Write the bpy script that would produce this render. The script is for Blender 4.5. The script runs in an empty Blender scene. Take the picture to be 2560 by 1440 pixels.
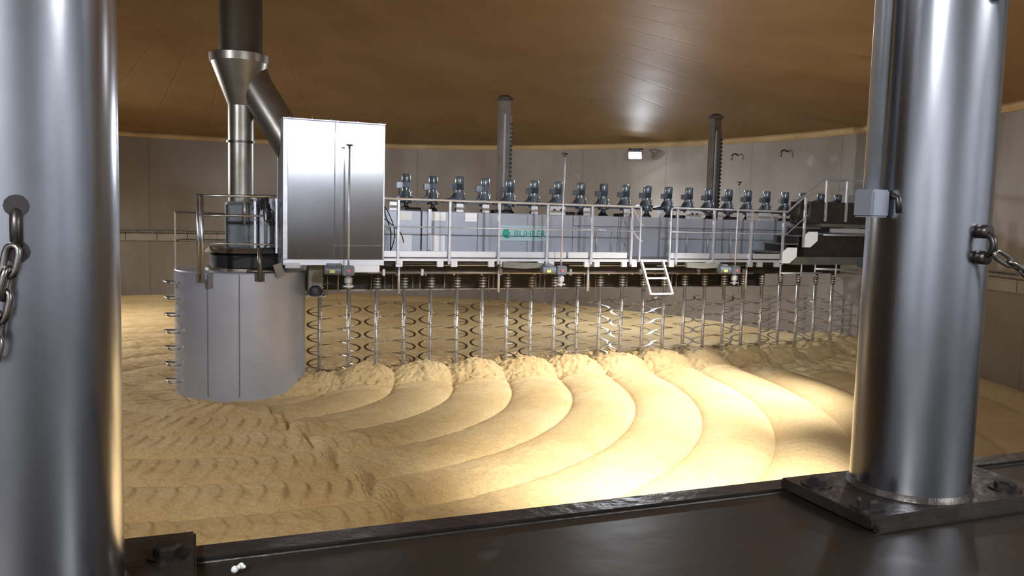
import bpy, bmesh, math, random
import numpy as np
from mathutils import Vector, Matrix
random.seed(7); np.random.seed(7)
sc = bpy.context.scene
COL = sc.collection
PI = math.pi
# ------------------------------------------------------------------ frames
CX, CY, ANG = -3.978, 12.0, .4019          # centre of the round vessel, bearing of the turner beam
RV = 11.535                                 # vessel radius
EYE = 2.67
ca, sa = math.cos(ANG), math.sin(ANG)
def W(u, y, z): return Vector((CX+u*ca-y*sa, CY+u*sa+y*ca, z))          # beam frame -> world
def EW(s, n, z): return Vector((CX+(11.144+n)*.3665+s*.9304, CY-(11.144+n)*.9304+s*.3665, z))  # doorway frame
EANG = math.atan2(.3665, .9304)

# ------------------------------------------------------------------ materials
def mat(name, base, rough=.5, metal=0., noise=None, nscale=6., nstretch=(1,1,1), bump=0., bscale=40., rvar=0., spots=None, coat=0., dist=.0, emit=None, estr=0.):
    m = bpy.data.materials.new(name); m.use_nodes = True
    nt = m.node_tree; N = nt.nodes; L = nt.links
    b = N['Principled BSDF']
    b.inputs['Base Color'].default_value = (*base, 1); b.inputs['Roughness'].default_value = rough
    b.inputs['Metallic'].default_value = metal
    if coat: b.inputs['Coat Weight'].default_value = coat; b.inputs['Coat Roughness'].default_value = .15
    if emit: b.inputs['Emission Color'].default_value = (*emit, 1); b.inputs['Emission Strength'].default_value = estr
    tc = N.new('ShaderNodeTexCoord'); mp = N.new('ShaderNodeMapping'); mp.inputs['Scale'].default_value = nstretch
    L.new(tc.outputs['Object'], mp.inputs['Vector'])
    if noise:
        n = N.new('ShaderNodeTexNoise'); n.inputs['Scale'].default_value = nscale; n.inputs['Detail'].default_value = 8; n.inputs['Roughness'].default_value = .6
        n.inputs['Distortion'].default_value = dist
        L.new(mp.outputs[0], n.inputs['Vector'])
        r = N.new('ShaderNodeValToRGB'); r.color_ramp.elements[0].position = .3; r.color_ramp.elements[1].position = .7
        r.color_ramp.elements[0].color = (*noise, 1); r.color_ramp.elements[1].color = (*base, 1)
        L.new(n.outputs['Fac'], r.inputs[0]); out = r.outputs[0]
        if spots:
            n3 = N.new('ShaderNodeTexNoise'); n3.inputs['Scale'].default_value = spots[1]; n3.inputs['Detail'].default_value = 4
            L.new(tc.outputs['Object'], n3.inputs['Vector'])
            r3 = N.new('ShaderNodeValToRGB'); r3.color_ramp.elements[0].position = spots[2]; r3.color_ramp.elements[1].position = spots[2]+.08
            L.new(n3.outputs['Fac'], r3.inputs[0])
            mx = N.new('ShaderNodeMix'); mx.data_type = 'RGBA'; mx.inputs[7].default_value = (*spots[0], 1)
            L.new(r3.outputs[0], mx.inputs[0]); L.new(out, mx.inputs[6]); out = mx.outputs[2]
        L.new(out, b.inputs['Base Color'])
        if rvar:
            mr = N.new('ShaderNodeMapRange'); mr.inputs['To Min'].default_value = rough+rvar; mr.inputs['To Max'].default_value = max(.03, rough-rvar)
            L.new(n.outputs['Fac'], mr.inputs[0]); L.new(mr.outputs[0], b.inputs['Roughness'])
    if bump:
        n2 = N.new('ShaderNodeTexNoise'); n2.inputs['Scale'].default_value = bscale; n2.inputs['Detail'].default_value = 6
        L.new(mp.outputs[0], n2.inputs['Vector'])
        bp = N.new('ShaderNodeBump'); bp.inputs['Strength'].default_value = bump; bp.inputs['Distance'].default_value = .02
        L.new(n2.outputs['Fac'], bp.inputs['Height']); L.new(bp.outputs[0], b.inputs['Normal'])
    return m
M = {}
M['steel']   = mat('brushed_steel', (.62,.63,.66), .30, 1, noise=(.46,.47,.50), nscale=2, nstretch=(1,1,.25), rvar=.06, bump=.04, bscale=12)
M['panel']   = mat('matt_steel_panel', (.44,.46,.53), .40, .40, noise=(.35,.365,.42), nscale=1.6, rvar=.08)
M['drum']    = mat('drum_steel', (.47,.49,.57), .36, .45, noise=(.39,.41,.49), nscale=1.3, rvar=.05, bump=.05, bscale=1.5)
M['cab']     = mat('satin_cabinet_steel', (.56,.57,.60), .20, 1, noise=(.44,.45,.48), nscale=2, nstretch=(1,1,.2), rvar=.04)
M['mirror']  = mat('wet_mirror_steel', (.66,.64,.62), .055, 1, noise=(.48,.46,.44), nscale=2.2, rvar=.035, bump=.05, bscale=2.0, nstretch=(1,1,2.5))
M['rail']    = mat('galvanised_rail', (.66,.67,.72), .38, .65, noise=(.52,.53,.57), nscale=9)
M['toe']     = mat('pale_aluminium', (.68,.69,.74), .42, .6)
M['white']   = mat('white_plate', (.95,.95,.97), .35)
M['motor']   = mat('grey_blue_motor_paint', (.105,.13,.16), .28, .2, coat=.5, noise=(.07,.09,.11), nscale=14)
M['fins']    = mat('dark_motor_fins', (.030,.038,.055), .4, .2)
M['black']   = mat('black_rubber', (.012,.012,.014), .5)
M['chass']   = mat('dark_chassis_paint', (.045,.037,.032), .55, .2, noise=(.025,.02,.018), nscale=5)
M['olive']   = mat('dull_deck_metal', (.22,.22,.19), .5, .5, noise=(.15,.15,.13), nscale=5)
M['shaft']   = mat('shaft_steel', (.50,.46,.42), .36, .55, noise=(.40,.36,.32), nscale=6)
M['flight']  = mat('polished_flight_steel', (.42,.40,.38), .20, 1)
M['box']     = mat('grey_gearbox_paint', (.16,.18,.21), .4, .1, noise=(.11,.12,.14), nscale=10)
M['lime']    = mat('lime_marker', (.55,.62,.18), .5)
M['pink']    = mat('red_marker', (.65,.12,.16), .5)
M['green']   = mat('teal_lettering', (.015,.33,.24), .5)
M['sign']    = mat('pale_blue_sign_band', (.42,.55,.60), .45, .2)
M['ductm']   = mat('stained_duct_steel', (.36,.34,.31), .36, .85, noise=(.22,.19,.15), nscale=2.5, rvar=.06)
M['ductdk']  = mat('brown_reflection_duct', (.075,.055,.035), .55, .3, noise=(.05,.036,.022), nscale=2.0)  # upper steel pipe: reflection of the brown ceiling is put into the colour
M['mast']    = mat('mast_steel', (.22,.20,.18), .35, .8, noise=(.12,.105,.09), nscale=4)
M['post']    = mat('polished_post_steel', (.56,.57,.61), .23, 1, noise=(.36,.36,.38), nscale=3.0, nstretch=(1,1,.5), rvar=.05, bump=.025, bscale=5, spots=((.26,.18,.10),3.4,.66))
M['ledge']   = mat('dark_wet_steel_floor', (.060,.050,.040), .34, .5, noise=(.032,.025,.019), nscale=2.2, rvar=.12, bump=.08, bscale=9, spots=((.13,.11,.10),4,.62))
M['bolt']    = mat('dark_bolt_steel', (.10,.09,.085), .35, .9, noise=(.05,.042,.038), nscale=20)
M['plate']   = mat('dirty_base_plate', (.11,.095,.085), .34, .75, noise=(.05,.042,.037), nscale=5, bump=.2, bscale=30)
M['chain']   = mat('chain_steel', (.40,.38,.36), .28, 1, noise=(.2,.17,.15), nscale=30)
M['darkring']= mat('dark_forged_steel', (.10,.085,.08), .35, .9)
M['cable']   = mat('black_cable', (.012,.012,.014), .45)
M['malt0']   = None
M['rack']    = mat('rack_dark_steel', (.10,.085,.07), .5, .6)
M['band']    = mat('pale_band_plates', (.36,.33,.29), .5, .2, noise=(.28,.25,.20), nscale=2)
M['foam']    = mat('yellowed_sealant', (.50,.37,.19), .7, noise=(.36,.25,.12), nscale=1.3, bump=.6, bscale=4)
M['wallr']   = mat('stained_concrete_wall', (.275,.245,.222), .50, noise=(.18,.150,.120), nscale=.55, nstretch=(1,1,.55), bump=.12, bscale=3, rvar=.1, spots=((.35,.335,.33),.9,.66), dist=.6)
M['ceil']    = mat('glossy_brown_ceiling', (.25,.162,.082), .60, noise=(.19,.116,.050), nscale=.55, bump=.10, bscale=1.1, rvar=.08, spots=((.16,.095,.035),1.1,.70), dist=.8)
def wall_joints(m):
    nt=m.node_tree;N=nt.nodes;L=nt.links;b=N['Principled BSDF']
    tc=N.new('ShaderNodeTexCoord'); g=N.new('ShaderNodeSeparateXYZ'); L.new(tc.outputs['Object'],g.inputs[0])
    at=N.new('ShaderNodeMath'); at.operation='ARCTAN2'; L.new(g.outputs[1],at.inputs[0]); L.new(g.outputs[0],at.inputs[1])
    mu=N.new('ShaderNodeMath'); mu.operation='MULTIPLY'; mu.inputs[1].default_value=30/(2*PI); L.new(at.outputs[0],mu.inputs[0])
    fr=N.new('ShaderNodeMath'); fr.operation='PINGPONG'; fr.inputs[1].default_value=.5; L.new(mu.outputs[0],fr.inputs[0])
    lt=N.new('ShaderNodeMapRange'); lt.inputs['From Max'].default_value=.012; lt.inputs['To Min'].default_value=.72; L.new(fr.outputs[0],lt.inputs[0])
    src=b.inputs['Base Color'].links[0].from_socket
    mx=N.new('ShaderNodeMix'); mx.data_type='RGBA'; mx.blend_type='MULTIPLY'; mx.inputs[0].default_value=1
    L.new(src,mx.inputs[6]); L.new(lt.outputs[0],mx.inputs[7]); L.new(mx.outputs[2],b.inputs['Base Color'])
wall_joints(M['wallr'])
M['corr']    = mat('corridor_paint', (.50,.51,.54), .6)
M['glow']    = mat('lamp_lens', (1,1,1), .3, emit=(.93,.96,1.), estr=60)
M['paper']   = mat('white_crumb', (.8,.78,.74), .6)

def ceiling_streaks(m):
    nt=m.node_tree;N=nt.nodes;L=nt.links; b=N['Principled BSDF']
    # long radial panel joints, a bump only
    tc=N.new('ShaderNodeTexCoord'); g=N.new('ShaderNodeSeparateXYZ'); L.new(tc.outputs['Object'],g.inputs[0])
    at=N.new('ShaderNodeMath'); at.operation='ARCTAN2'; L.new(g.outputs[1],at.inputs[0]); L.new(g.outputs[0],at.inputs[1])
    mu=N.new('ShaderNodeMath'); mu.operation='MULTIPLY'; mu.inputs[1].default_value=48/(2*PI)*1.0; L.new(at.outputs[0],mu.inputs[0])
    fr=N.new('ShaderNodeMath'); fr.operation='PINGPONG'; fr.inputs[1].default_value=.5; L.new(mu.outputs[0],fr.inputs[0])
    lt=N.new('ShaderNodeMapRange'); lt.inputs['From Max'].default_value=.03; L.new(fr.outputs[0],lt.inputs[0])
    old=b.inputs['Normal'].links[0].from_node
    bp=N.new('ShaderNodeBump'); bp.inputs['Strength'].default_value=.16; bp.inputs['Distance'].default_value=.02
    L.new(lt.outputs[0],bp.inputs['Height']); L.new(old.outputs[0],bp.inputs['Normal']); L.new(bp.outputs[0],b.inputs['Normal'])
ceiling_streaks(M['ceil']); M['ceil'].node_tree.nodes['Principled BSDF'].inputs['Specular IOR Level'].default_value=.3

def brushed(m,an=.75,rot=0.):
    b=m.node_tree.nodes['Principled BSDF']; b.inputs['Anisotropic'].default_value=an; b.inputs['Anisotropic Rotation'].default_value=rot
    t=m.node_tree.nodes.new('ShaderNodeTangent'); t.direction_type='RADIAL'; t.axis='Z'; m.node_tree.links.new(t.outputs[0],b.inputs['Tangent'])
brushed(M['cab'],.8,0.)
M['cab'].node_tree.nodes['Principled BSDF'].inputs['Roughness'].default_value=.2

def malt_mat():
    m = bpy.data.materials.new('green_malt_grain'); m.use_nodes=True; nt=m.node_tree;N=nt.nodes;L=nt.links;b=N['Principled BSDF']
    b.inputs['Roughness'].default_value=.85; b.inputs['Specular IOR Level'].default_value=.25
    tc=N.new('ShaderNodeTexCoord')
    n1=N.new('ShaderNodeTexNoise'); n1.inputs['Scale'].default_value=1.1; n1.inputs['Detail'].default_value=6; L.new(tc.outputs['Object'],n1.inputs[0])
    v=N.new('ShaderNodeTexVoronoi'); v.inputs['Scale'].default_value=65; L.new(tc.outputs['Object'],v.inputs[0])
    r1=N.new('ShaderNodeValToRGB'); r1.color_ramp.elements[0].color=(.455,.315,.145,1); r1.color_ramp.elements[1].color=(.51,.375,.195,1)
    r1.color_ramp.elements[0].position=.35; r1.color_ramp.elements[1].position=.65
    L.new(n1.outputs[0],r1.inputs[0])
    r2=N.new('ShaderNodeValToRGB'); r2.color_ramp.elements[0].color=(.80,.78,.74,1); r2.color_ramp.elements[1].color=(1,1,1,1); r2.color_ramp.elements[1].position=.5
    r2.color_ramp.elements[0].position=.0
    sepc=N.new('ShaderNodeSeparateColor'); L.new(v.outputs['Color'],sepc.inputs[0]); L.new(sepc.outputs[0],r2.inputs[0])
    mx=N.new('ShaderNodeMix'); mx.data_type='RGBA'; mx.blend_type='MULTIPLY'; mx.inputs[0].default_value=1
    L.new(r1.outputs[0],mx.inputs[6]); L.new(r2.outputs[0],mx.inputs[7]); L.new(mx.outputs[2],b.inputs['Base Color'])
    n2=N.new('ShaderNodeTexNoise'); n2.inputs['Scale'].default_value=75; n2.inputs['Detail'].default_value=3; L.new(tc.outputs['Object'],n2.inputs[0])
    bp=N.new('ShaderNodeBump'); bp.inputs['Strength'].default_value=.5; bp.inputs['Distance'].default_value=.006
    L.new(n2.outputs[0],bp.inputs['Height']); L.new(bp.outputs[0],b.inputs['Normal'])
    return m
M['malt']=malt_mat()

# ------------------------------------------------------------------ mesh builder
class MB:
    """collects shapes in its own space, built as ONE mesh object"""
    def __init__(s): s.bm = bmesh.new()
    def box(s, x0,x1,y0,y1,z0,z1, bev=0.):
        vs=[s.bm.verts.new(p) for p in ((x0,y0,z0),(x1,y0,z0),(x1,y1,z0),(x0,y1,z0),(x0,y0,z1),(x1,y0,z1),(x1,y1,z1),(x0,y1,z1))]
        fs=[s.bm.faces.new([vs[i] for i in q]) for q in ((3,2,1,0),(4,5,6,7),(0,1,5,4),(1,2,6,5),(2,3,7,6),(3,0,4,7))]
        if bev:
            es={e for f in fs for e in f.edges}
            bmesh.ops.bevel(s.bm, geom=list(es), offset=bev, segments=2, affect='EDGES', clamp_overlap=True)
        return s
    def bar(s, p, q, w, h):            # rectangular bar between two points
        p=Vector(p);q=Vector(q);d=(q-p).normalized(); up=Vector((0,0,1)) if abs(d.z)<.95 else Vector((1,0,0))
        x=d.cross(up).normalized()*w/2; y=x.cross(d).normalized()*h/2
        a=[s.bm.verts.new(c+i*x+j*y) for c in (p,q) for i,j in ((-1,-1),(1,-1),(1,1),(-1,1))]
        for f in ((3,2,1,0),(4,5,6,7),(0,1,5,4),(1,2,6,5),(2,3,7,6),(3,0,4,7)): s.bm.faces.new([a[i] for i in f])
        return s
    def tube(s, pts, r, n=10, closed=False):
        pts=[Vector(p) for p in pts]; rings=[]; m=len(pts)
        rr = r if isinstance(r,(list,tuple)) else [r]*m
        prev=None
        for i,p in enumerate(pts):
            if closed: d=(pts[(i+1)%m]-pts[i-1])
            else: d=(pts[min(i+1,m-1)]-pts[max(i-1,0)])
            d.normalize()
            if prev is None:
                up=Vector((0,0,1)) if abs(d.z)<.9 else Vector((1,0,0)); x=d.cross(up).normalized()
            else: x=(prev-d*prev.dot(d)).normalized()
            prev=x; y=d.cross(x)
            rings.append([s.bm.verts.new(p+rr[i]*(math.cos(2*PI*k/n)*x+math.sin(2*PI*k/n)*y)) for k in range(n)])
        for i in range(m if closed else m-1):
            A=rings[i];B=rings[(i+1)%m]
            for k in range(n):
                f=s.bm.faces.new((A[k],A[(k+1)%n],B[(k+1)%n],B[k])); f.smooth=True
        if not closed:
            s.bm.faces.new(rings[0][::-1]); s.bm.faces.new(rings[-1])
        return s
    def lathe(s, prof, n=24, c=(0,0,0), smooth=True, cap=True):
        c=Vector(c); rings=[[s.bm.verts.new(c+Vector((r*math.cos(2*PI*k/n), r*math.sin(2*PI*k/n), z))) for k in range(n)] for r,z in prof]
        for i in range(len(prof)-1):
            A=rings[i];B=rings[i+1]
            for k in range(n):
                f=s.bm.faces.new((A[k],A[(k+1)%n],B[(k+1)%n],B[k])); f.smooth=smooth
        if cap: s.bm.faces.new(rings[0][::-1]); s.bm.faces.new(rings[-1])
        return s
    def prism(s, poly, axis, a, b):    # poly of 2-D points, extruded along axis from a to b
        def P(p,t):
            return {'x':(t,p[0],p[1]),'y':(p[0],t,p[1]),'z':(p[0],p[1],t)}[axis]
        A=[s.bm.verts.new(P(p,a)) for p in poly];B=[s.bm.verts.new(P(p,b)) for p in poly]; n=len(poly)
        s.bm.faces.new(A[::-1]); s.bm.faces.new(B)
        for i in range(n): s.bm.faces.new((A[i],A[(i+1)%n],B[(i+1)%n],B[i]))
        return s
    def shift(s, v): bmesh.ops.translate(s.bm, verts=s.bm.verts, vec=Vector(v)); return s
    def build(s, name, material, parent=None, label=None, bevel=0.):
        bmesh.ops.recalc_face_normals(s.bm, faces=s.bm.faces)
        me=bpy.data.meshes.new(name); s.bm.to_mesh(me); s.bm.free()
        me.materials.append(M[material] if isinstance(material,str) else material)
        for attr in ():
            pass
        o=bpy.data.objects.new(name, me); COL.objects.link(o)
        if parent is not None: o.parent=parent
        if label: o['label']=label
        if bevel:
            md=o.modifiers.new('edge','BEVEL'); md.width=bevel; md.segments=2; md.limit_method='ANGLE'; md.angle_limit=.7
        return o
def sharp(o, ang=.6):
    me=o.data
    bm=bmesh.new(); bm.from_mesh(me)
    for e in bm.edges:
        if len(e.link_faces)==2 and e.calc_face_angle(0)>ang: e.smooth=False
    bm.to_mesh(me); bm.free(); return o

def tag(o, label, cat, group=None):
    o['label']=label; o['category']=cat
    if group: o['group']=group
    return o
def struct(o): o['kind']='structure'; return o
def thing(name, label, cat, pos, rz=None, group=None):
    o=bpy.data.objects.new(name,None); COL.objects.link(o); o.location=pos; o.rotation_euler=(0,0,ANG if rz is None else rz)
    o.empty_display_size=.1
    return tag(o,label,cat,group)
class BT:
    """a thing in the beam frame; part() takes shapes in absolute beam coordinates"""
    def __init__(s,name,label,cat,u,y,z,group=None):
        s.a=(u,y,z); s.o=thing(name,label,cat,W(u,y,z),None,group)
    def part(s,mb,name,material,label=None,bevel=0.,parent=None):
        mb.shift((-s.a[0],-s.a[1],-s.a[2])); return sharp(mb.build(name,material,parent or s.o,label,bevel))
def solo(mb,name,material,label,cat,u,y,z,group=None,bevel=0.):
    mb.shift((-u,-y,-z)); o=sharp(mb.build(name,material,None,None,bevel)); o.location=W(u,y,z); o.rotation_euler=(0,0,ANG)
    return tag(o,label,cat,group)
def copy_tree(root, pos, label, rz=None, group=None):
    r=root.copy(); COL.objects.link(r); r.location=pos; r['label']=label
    if rz is not None: r.rotation_euler=(0,0,rz)
    if group: r['group']=group
    for ch in list(root.children):
        c=ch.copy(); COL.objects.link(c); c.parent=r
        for g in list(ch.children):
            d=g.copy(); COL.objects.link(d); d.parent=c
    return r
ORD=['first','second','third','fourth','fifth','sixth','seventh','eighth','ninth','tenth','eleventh','twelfth','thirteenth','fourteenth','fifteenth','sixteenth','seventeenth','eighteenth','nineteenth','twentieth','twenty-first','twenty-second','twenty-third','twenty-fourth','twenty-fifth']

# ------------------------------------------------------------------ vessel shell
ZW=4.54; TH0=math.atan2(-.9304,.3665); HALF=.262
def ring_mesh(name, prof, a0, a1, n, material, smooth=True, closed_prof=False):
    bm=bmesh.new(); rows=[]
    full=abs((a1-a0)-2*PI)<1e-6
    steps=n if full else n+1
    for i in range(steps):
        t=a0+(a1-a0)*i/n
        rows.append([bm.verts.new((r*math.cos(t), r*math.sin(t), z)) for r,z in prof])
    m=len(prof)
    for i in range(n):
        A=rows[i];B=rows[(i+1)%steps]
        for k in range(m if closed_prof else m-1):
            f=bm.faces.new((A[k],B[k],B[(k+1)%m],A[(k+1)%m])); f.smooth=smooth
    if closed_prof and not full:
        bm.faces.new(rows[0][::-1]); bm.faces.new(rows[-1])
    bmesh.ops.recalc_face_normals(bm,faces=bm.faces)
    me=bpy.data.meshes.new(name); bm.to_mesh(me); bm.free(); me.materials.append(M[material])
    o=bpy.data.objects.new(name,me); COL.objects.link(o); o.location=(CX,CY,0); return sharp(o,.5)
w=struct(ring_mesh('wall_round',[(RV,-.1),(RV,ZW+.1),(RV+.2,ZW+.1),(RV+.2,-.1)],TH0+HALF,TH0-HALF+2*PI,180,'wallr',closed_prof=True))
w=struct(ring_mesh('wall_near',[(RV,-.1),(RV,1.92),(RV+.2,1.92),(RV+.2,-.1)],TH0-HALF,TH0+HALF,20,'wallr',closed_prof=True))
ZA=6.6
struct(ring_mesh('ceiling',[(RV+.25,ZW-.02),(6,ZW+(ZA-ZW)*.45),(.31,ZA),(.31,ZA+.15),(6,ZW+(ZA-ZW)*.45+.15),(RV+.25,ZW+.13)],0,2*PI,180,'ceil',closed_prof=True))
struct(ring_mesh('trim_1',[(RV+.01,ZW-.10),(RV-.03,ZW-.10),(RV-.075,ZW-.05),(RV-.075,ZW-.01),(RV-.03,ZW+.05),(RV+.01,ZW+.05)],TH0+HALF,TH0-HALF+2*PI,240,'foam',closed_prof=True))
struct(ring_mesh('floor',[(.5,-.2),(RV+.2,-.2),(RV+.2,-.12),(.5,-.12)],0,2*PI,90,'chass',closed_prof=True))
# travel rack ring with band plates
rk=thing('travel_rack','dark toothed travel rack with pale plates below, ringing the concrete wall','rack',(CX,CY,1.97),0)
mb=MB(); nt_=1560
a0=TH0+HALF+.02; a1=TH0-HALF+2*PI-.02
for i in range(nt_):
    t=a0+(a1-a0)*i/nt_; c,s_=math.cos(t),math.sin(t); hw=.0115
    q=[]
    for r in (RV-.075,RV-.035):
        for dz in (-.045,.0):
            for k in (-hw,hw): q.append(mb.bm.verts.new((r*c-k*s_, r*s_+k*c, dz)))
    for f in ((0,1,3,2),(4,6,7,5),(0,4,5,1),(2,3,7,6),(0,2,6,4),(1,5,7,3)): mb.bm.faces.new([q[j] for j in f])
mb.build('rack_teeth','band',rk)
def arcs(mb, prof, t0,t1,n):
    rows=[[mb.bm.verts.new((r*math.cos(t0+(t1-t0)*i/n), r*math.sin(t0+(t1-t0)*i/n), z)) for r,z in prof] for i in range(n+1)]
    m=len(prof)
    for i in range(n):
        for k in range(m): mb.bm.faces.new((rows[i][k],rows[i+1][k],rows[i+1][(k+1)%m],rows[i][(k+1)%m]))
    mb.bm.faces.new(rows[0][::-1]); mb.bm.faces.new(rows[-1])
mb=MB(); arcs(mb,[(RV,.012),(RV-.04,.012),(RV-.04,-.06),(RV,-.06)],a0,a1,200); mb.build('rack_rail','rack',rk)
mb=MB(); npl=86
for i in range(npl):
    t0=a0+(a1-a0)*(i+.015)/npl; t1=a0+(a1-a0)*(i+.985)/npl
    arcs(mb,[(RV,-.065),(RV-.03,-.065),(RV-.03,-.26),(RV,-.26)],t0,t1,4)
mb.build('band_plates','band',rk)

# ------------------------------------------------------------------ malt bed (one continuous heap of grain)
def smooth(e0,e1,x): 
    t=np.clip((x-e0)/(e1-e0),0,1); return t*t*(3-2*t)
def vnoise(x,y,seed=0):
    xi=np.floor(x).astype(int); yi=np.floor(y).astype(int); fx=x-xi; fy=y-yi
    fx=fx*fx*(3-2*fx); fy=fy*fy*(3-2*fy)
    def h(a,b):
        v=(a*374761393+b*668265263+seed*982451653)&0x7fffffff; v=((v^(v>>13))*1274126177)&0x7fffffff; return ((v^(v>>16))&0xffff)/65535.
    return (h(xi,yi)*(1-fx)+h(xi+1,yi)*fx)*(1-fy)+(h(xi,yi+1)*(1-fx)+h(xi+1,yi+1)*fx)*fy
def fbm(x,y,s=0,o=4): return sum(vnoise(x*2**k,y*2**k,s+k)*.5**k for k in range(o))/sum(.5**k for k in range(o))
def malt_height(u,y):
    r=np.hypot(u,y); phi=np.arctan2(y,u)
    brk=-1.43+.05*(fbm(r*1.7,r*0,71)-.5)
    lft=smooth(brk+.03,brk-.03,phi)*(phi<0)
    q=(r-1.36-.52*lft)/.885; fr=q-np.floor(q); idx=np.floor(q)
    hump=np.power(np.clip(np.sin(PI*fr),0,1),.55)*smooth(.8,1.9,r)
    left=smooth(-.5,-1.5,phi)*(phi<0)+ (phi>=0)*smooth(.5,1.6,phi)
    rough=np.clip(left,0,1)
    amp=.115-.03*rough
    h=amp*hump
    # crescent scallops left by the turning screws
    rc=1.36+.52*lft+.885*(idx+.5)
    cr=(phi*rc/.19)+ .9*(np.abs(fr-.5)*2)**2 + idx*.37
    cf=cr-np.floor(cr)
    saw=np.where(cf<.8,cf/.8,(1-cf)/.2)
    mask=smooth(.25,.50,fbm(r*1.1+5,phi*4,3))*smooth(.02,.25,fr)*smooth(.02,.25,1-fr)
    wgt=lft*(.10+.74*np.exp(-((r-5.35)/.5)**2))*smooth(.1,.5,fbm(phi*9,r*.5,81))
    h=h+(.012*rough+.040*wgt+.003)*saw*np.maximum(mask,wgt*smooth(.05,.3,fr)*smooth(.05,.3,1-fr))
    h=h+.03*(fbm(u*.9,y*.9,11)-.5)+(.034*rough+.006)*(fbm(u*7,y*7,21)-.5)+.008*(fbm(u*24,y*24,31,2)-.5)*(.4+rough)
    # fresh bank thrown up along the screws
    d=-y
    wob=.10*(fbm(u*1.6+3,y*0,41)-.5)
    face=smooth(.86+wob,.42+wob,d)
    bank=.20*face*smooth(-1.3,-.0,d)
    ur=(u-1.36)/.885; uf=ur-np.floor(ur)
    mound=np.power(np.clip(np.sin(PI*uf),0,1),.6)
    bm_=bank*(.82+.20*mound)
    zone=smooth(.95,.75,d)*smooth(-1.0,-.2,d)*(u>0)
    h=h+bm_*(u>.5)+zone*.11*(fbm(u*6,y*6,51)-.5)+zone*.05*(fbm(u*20,y*20,61,2)-.5)
    # little lip where the loose bank ends
    lip=np.exp(-((d-(.98+wob*2))/.07)**2)*.03*(u>1)
    h=h+lip
    # craters round the screws
    k=np.clip(np.round((u-1.14)/.4423),0,23); du=u-(1.14+.4423*k)
    rr=np.hypot(du,y)
    h=h-.10*np.exp(-(rr/.19)**4)*(u>.8)
    # heaped a little against the drum and the wall
    h=h+.16*smooth(RV-1.2,RV,r)
    return h
def build_malt():
    ra=np.concatenate([np.arange(.86,10,.0165),np.linspace(10,RV-.003,32)])
    # fine spacing where the doorway looks, coarser behind
    t=[]; a=-PI
    while a<PI:
        t.append(a); a+= .0028 if -2.2<a<.05 else .012
    ta=np.array(t)
    R_,T_=np.meshgrid(ra,ta,indexing='ij'); u=R_*np.cos(T_); y=R_*np.sin(T_)
    z=malt_height(u,y); nr,nt=R_.shape
    co=np.stack([u,y,z],-1).reshape(-1,3)
    i=np.arange(nr-1)[:,None]*nt; j=np.arange(nt)[None,:]; j2=(j+1)%nt
    f=np.stack([i+j,i+nt+j,i+nt+j2,i+j2],-1).reshape(-1,4)
    me=bpy.data.meshes.new('malt_bed'); me.vertices.add(len(co)); me.vertices.foreach_set('co',co.ravel())
    me.loops.add(f.size); me.loops.foreach_set('vertex_index',f.ravel().astype(np.int32))
    me.polygons.add(len(f)); me.polygons.foreach_set('loop_start',np.arange(0,f.size,4,dtype=np.int32))
    me.polygons.foreach_set('use_smooth',np.ones(len(f),bool)); me.update(calc_edges=True); me.validate()
    me.materials.append(M['malt'])
    o=bpy.data.objects.new('malt_bed',me); COL.objects.link(o); o.location=(CX,CY,0); o.rotation_euler=(0,0,ANG)
    o['kind']='stuff'
    tag(o,'bed of pale golden malt grain combed into ring-shaped ridges around the steel drum','grain')
build_malt()
def mz(u,y): return float(malt_height(np.array([float(u)]),np.array([float(y)]))[0])

# ------------------------------------------------------------------ central drum
dr=thing('central_drum','large blue-grey steel drum standing in the malt, with ladder rungs on its left side','drum',(CX,CY,0),0)
mb=MB(); mb.lathe([(.913,-.1),(.913,1.755),(.90,1.77),(.30,1.77)],96,cap=False); sharp(mb.build('shell','drum',dr),.5)
mb=MB()
for az,wd in ((-1.75,.006),(-1.28,.006)):
    mb.bar((.916*math.cos(az),.916*math.sin(az),.05),(.916*math.cos(az),.916*math.sin(az),1.75),.008,.012)
mb.build('seam','box',dr)
for z in (.20,.44,.67,.90,1.14,1.38,1.60):
    azc=PI+.60; pts=[]
    for az,rr in ((azc-.14,.90),(azc-.14,1.05),(azc+.18,1.05),(azc+.18,.90)):
        pts.append((rr*math.cos(az),rr*math.sin(az),z))
    MB().tube(pts,.013,8).build('rung','steel',dr)
    MB().lathe([(.035,-.006),(.035,.006)],12,c=(0,0,0)).build('x','steel',dr) if False else None
# head platform parts bolted on the drum: lid, bearing, box
mb=MB(); mb.lathe([(.50,1.77),(.50,1.80),(.36,1.86),(.36,1.9)],32); sharp(mb.build('lid','ductm',dr))

# bearing and gearbox on the drum
b=BT('slip_ring_housing','dark grey steel housing on black bearing, standing on the drum lid','housing',.1,0,1.9)
b.part(MB().lathe([(.52,1.80),(.56,1.82),(.56,1.98),(.50,2.02)],32,c=(.12,0,0)),'bearing','black')
b.part(MB().lathe([(.56,2.02),(.50,2.09),(.40,2.10)],32,c=(.05,0,0)),'collar','ductm')
b.part(MB().box(-.21,.21,-.28,.28,2.10,2.74,.01),'housing_box','box')
b.part(MB().box(.22,.5,-.40,.1,2.10,2.80,.01),'side_box','panel')
b.part(MB().box(-.235,-.205,-.32,-.28,2.05,2.70),'corner_strip','black')
b.part(MB().box(.36,.41,-.45,-.41,2.10,2.60),'cable_duct','black')
b.part(MB().box(-.20,.20,-.30,-.285,2.43,2.47),'clamp_strip','black')
b.part(MB().tube([(.02,-.34,2.42),(.02,-.34,2.80)],.022),'hose','shaft')
b.part(MB().tube([(.30,-.46,2.15),(.30,-.46,2.80)],.016),'conduit','rail')

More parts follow.
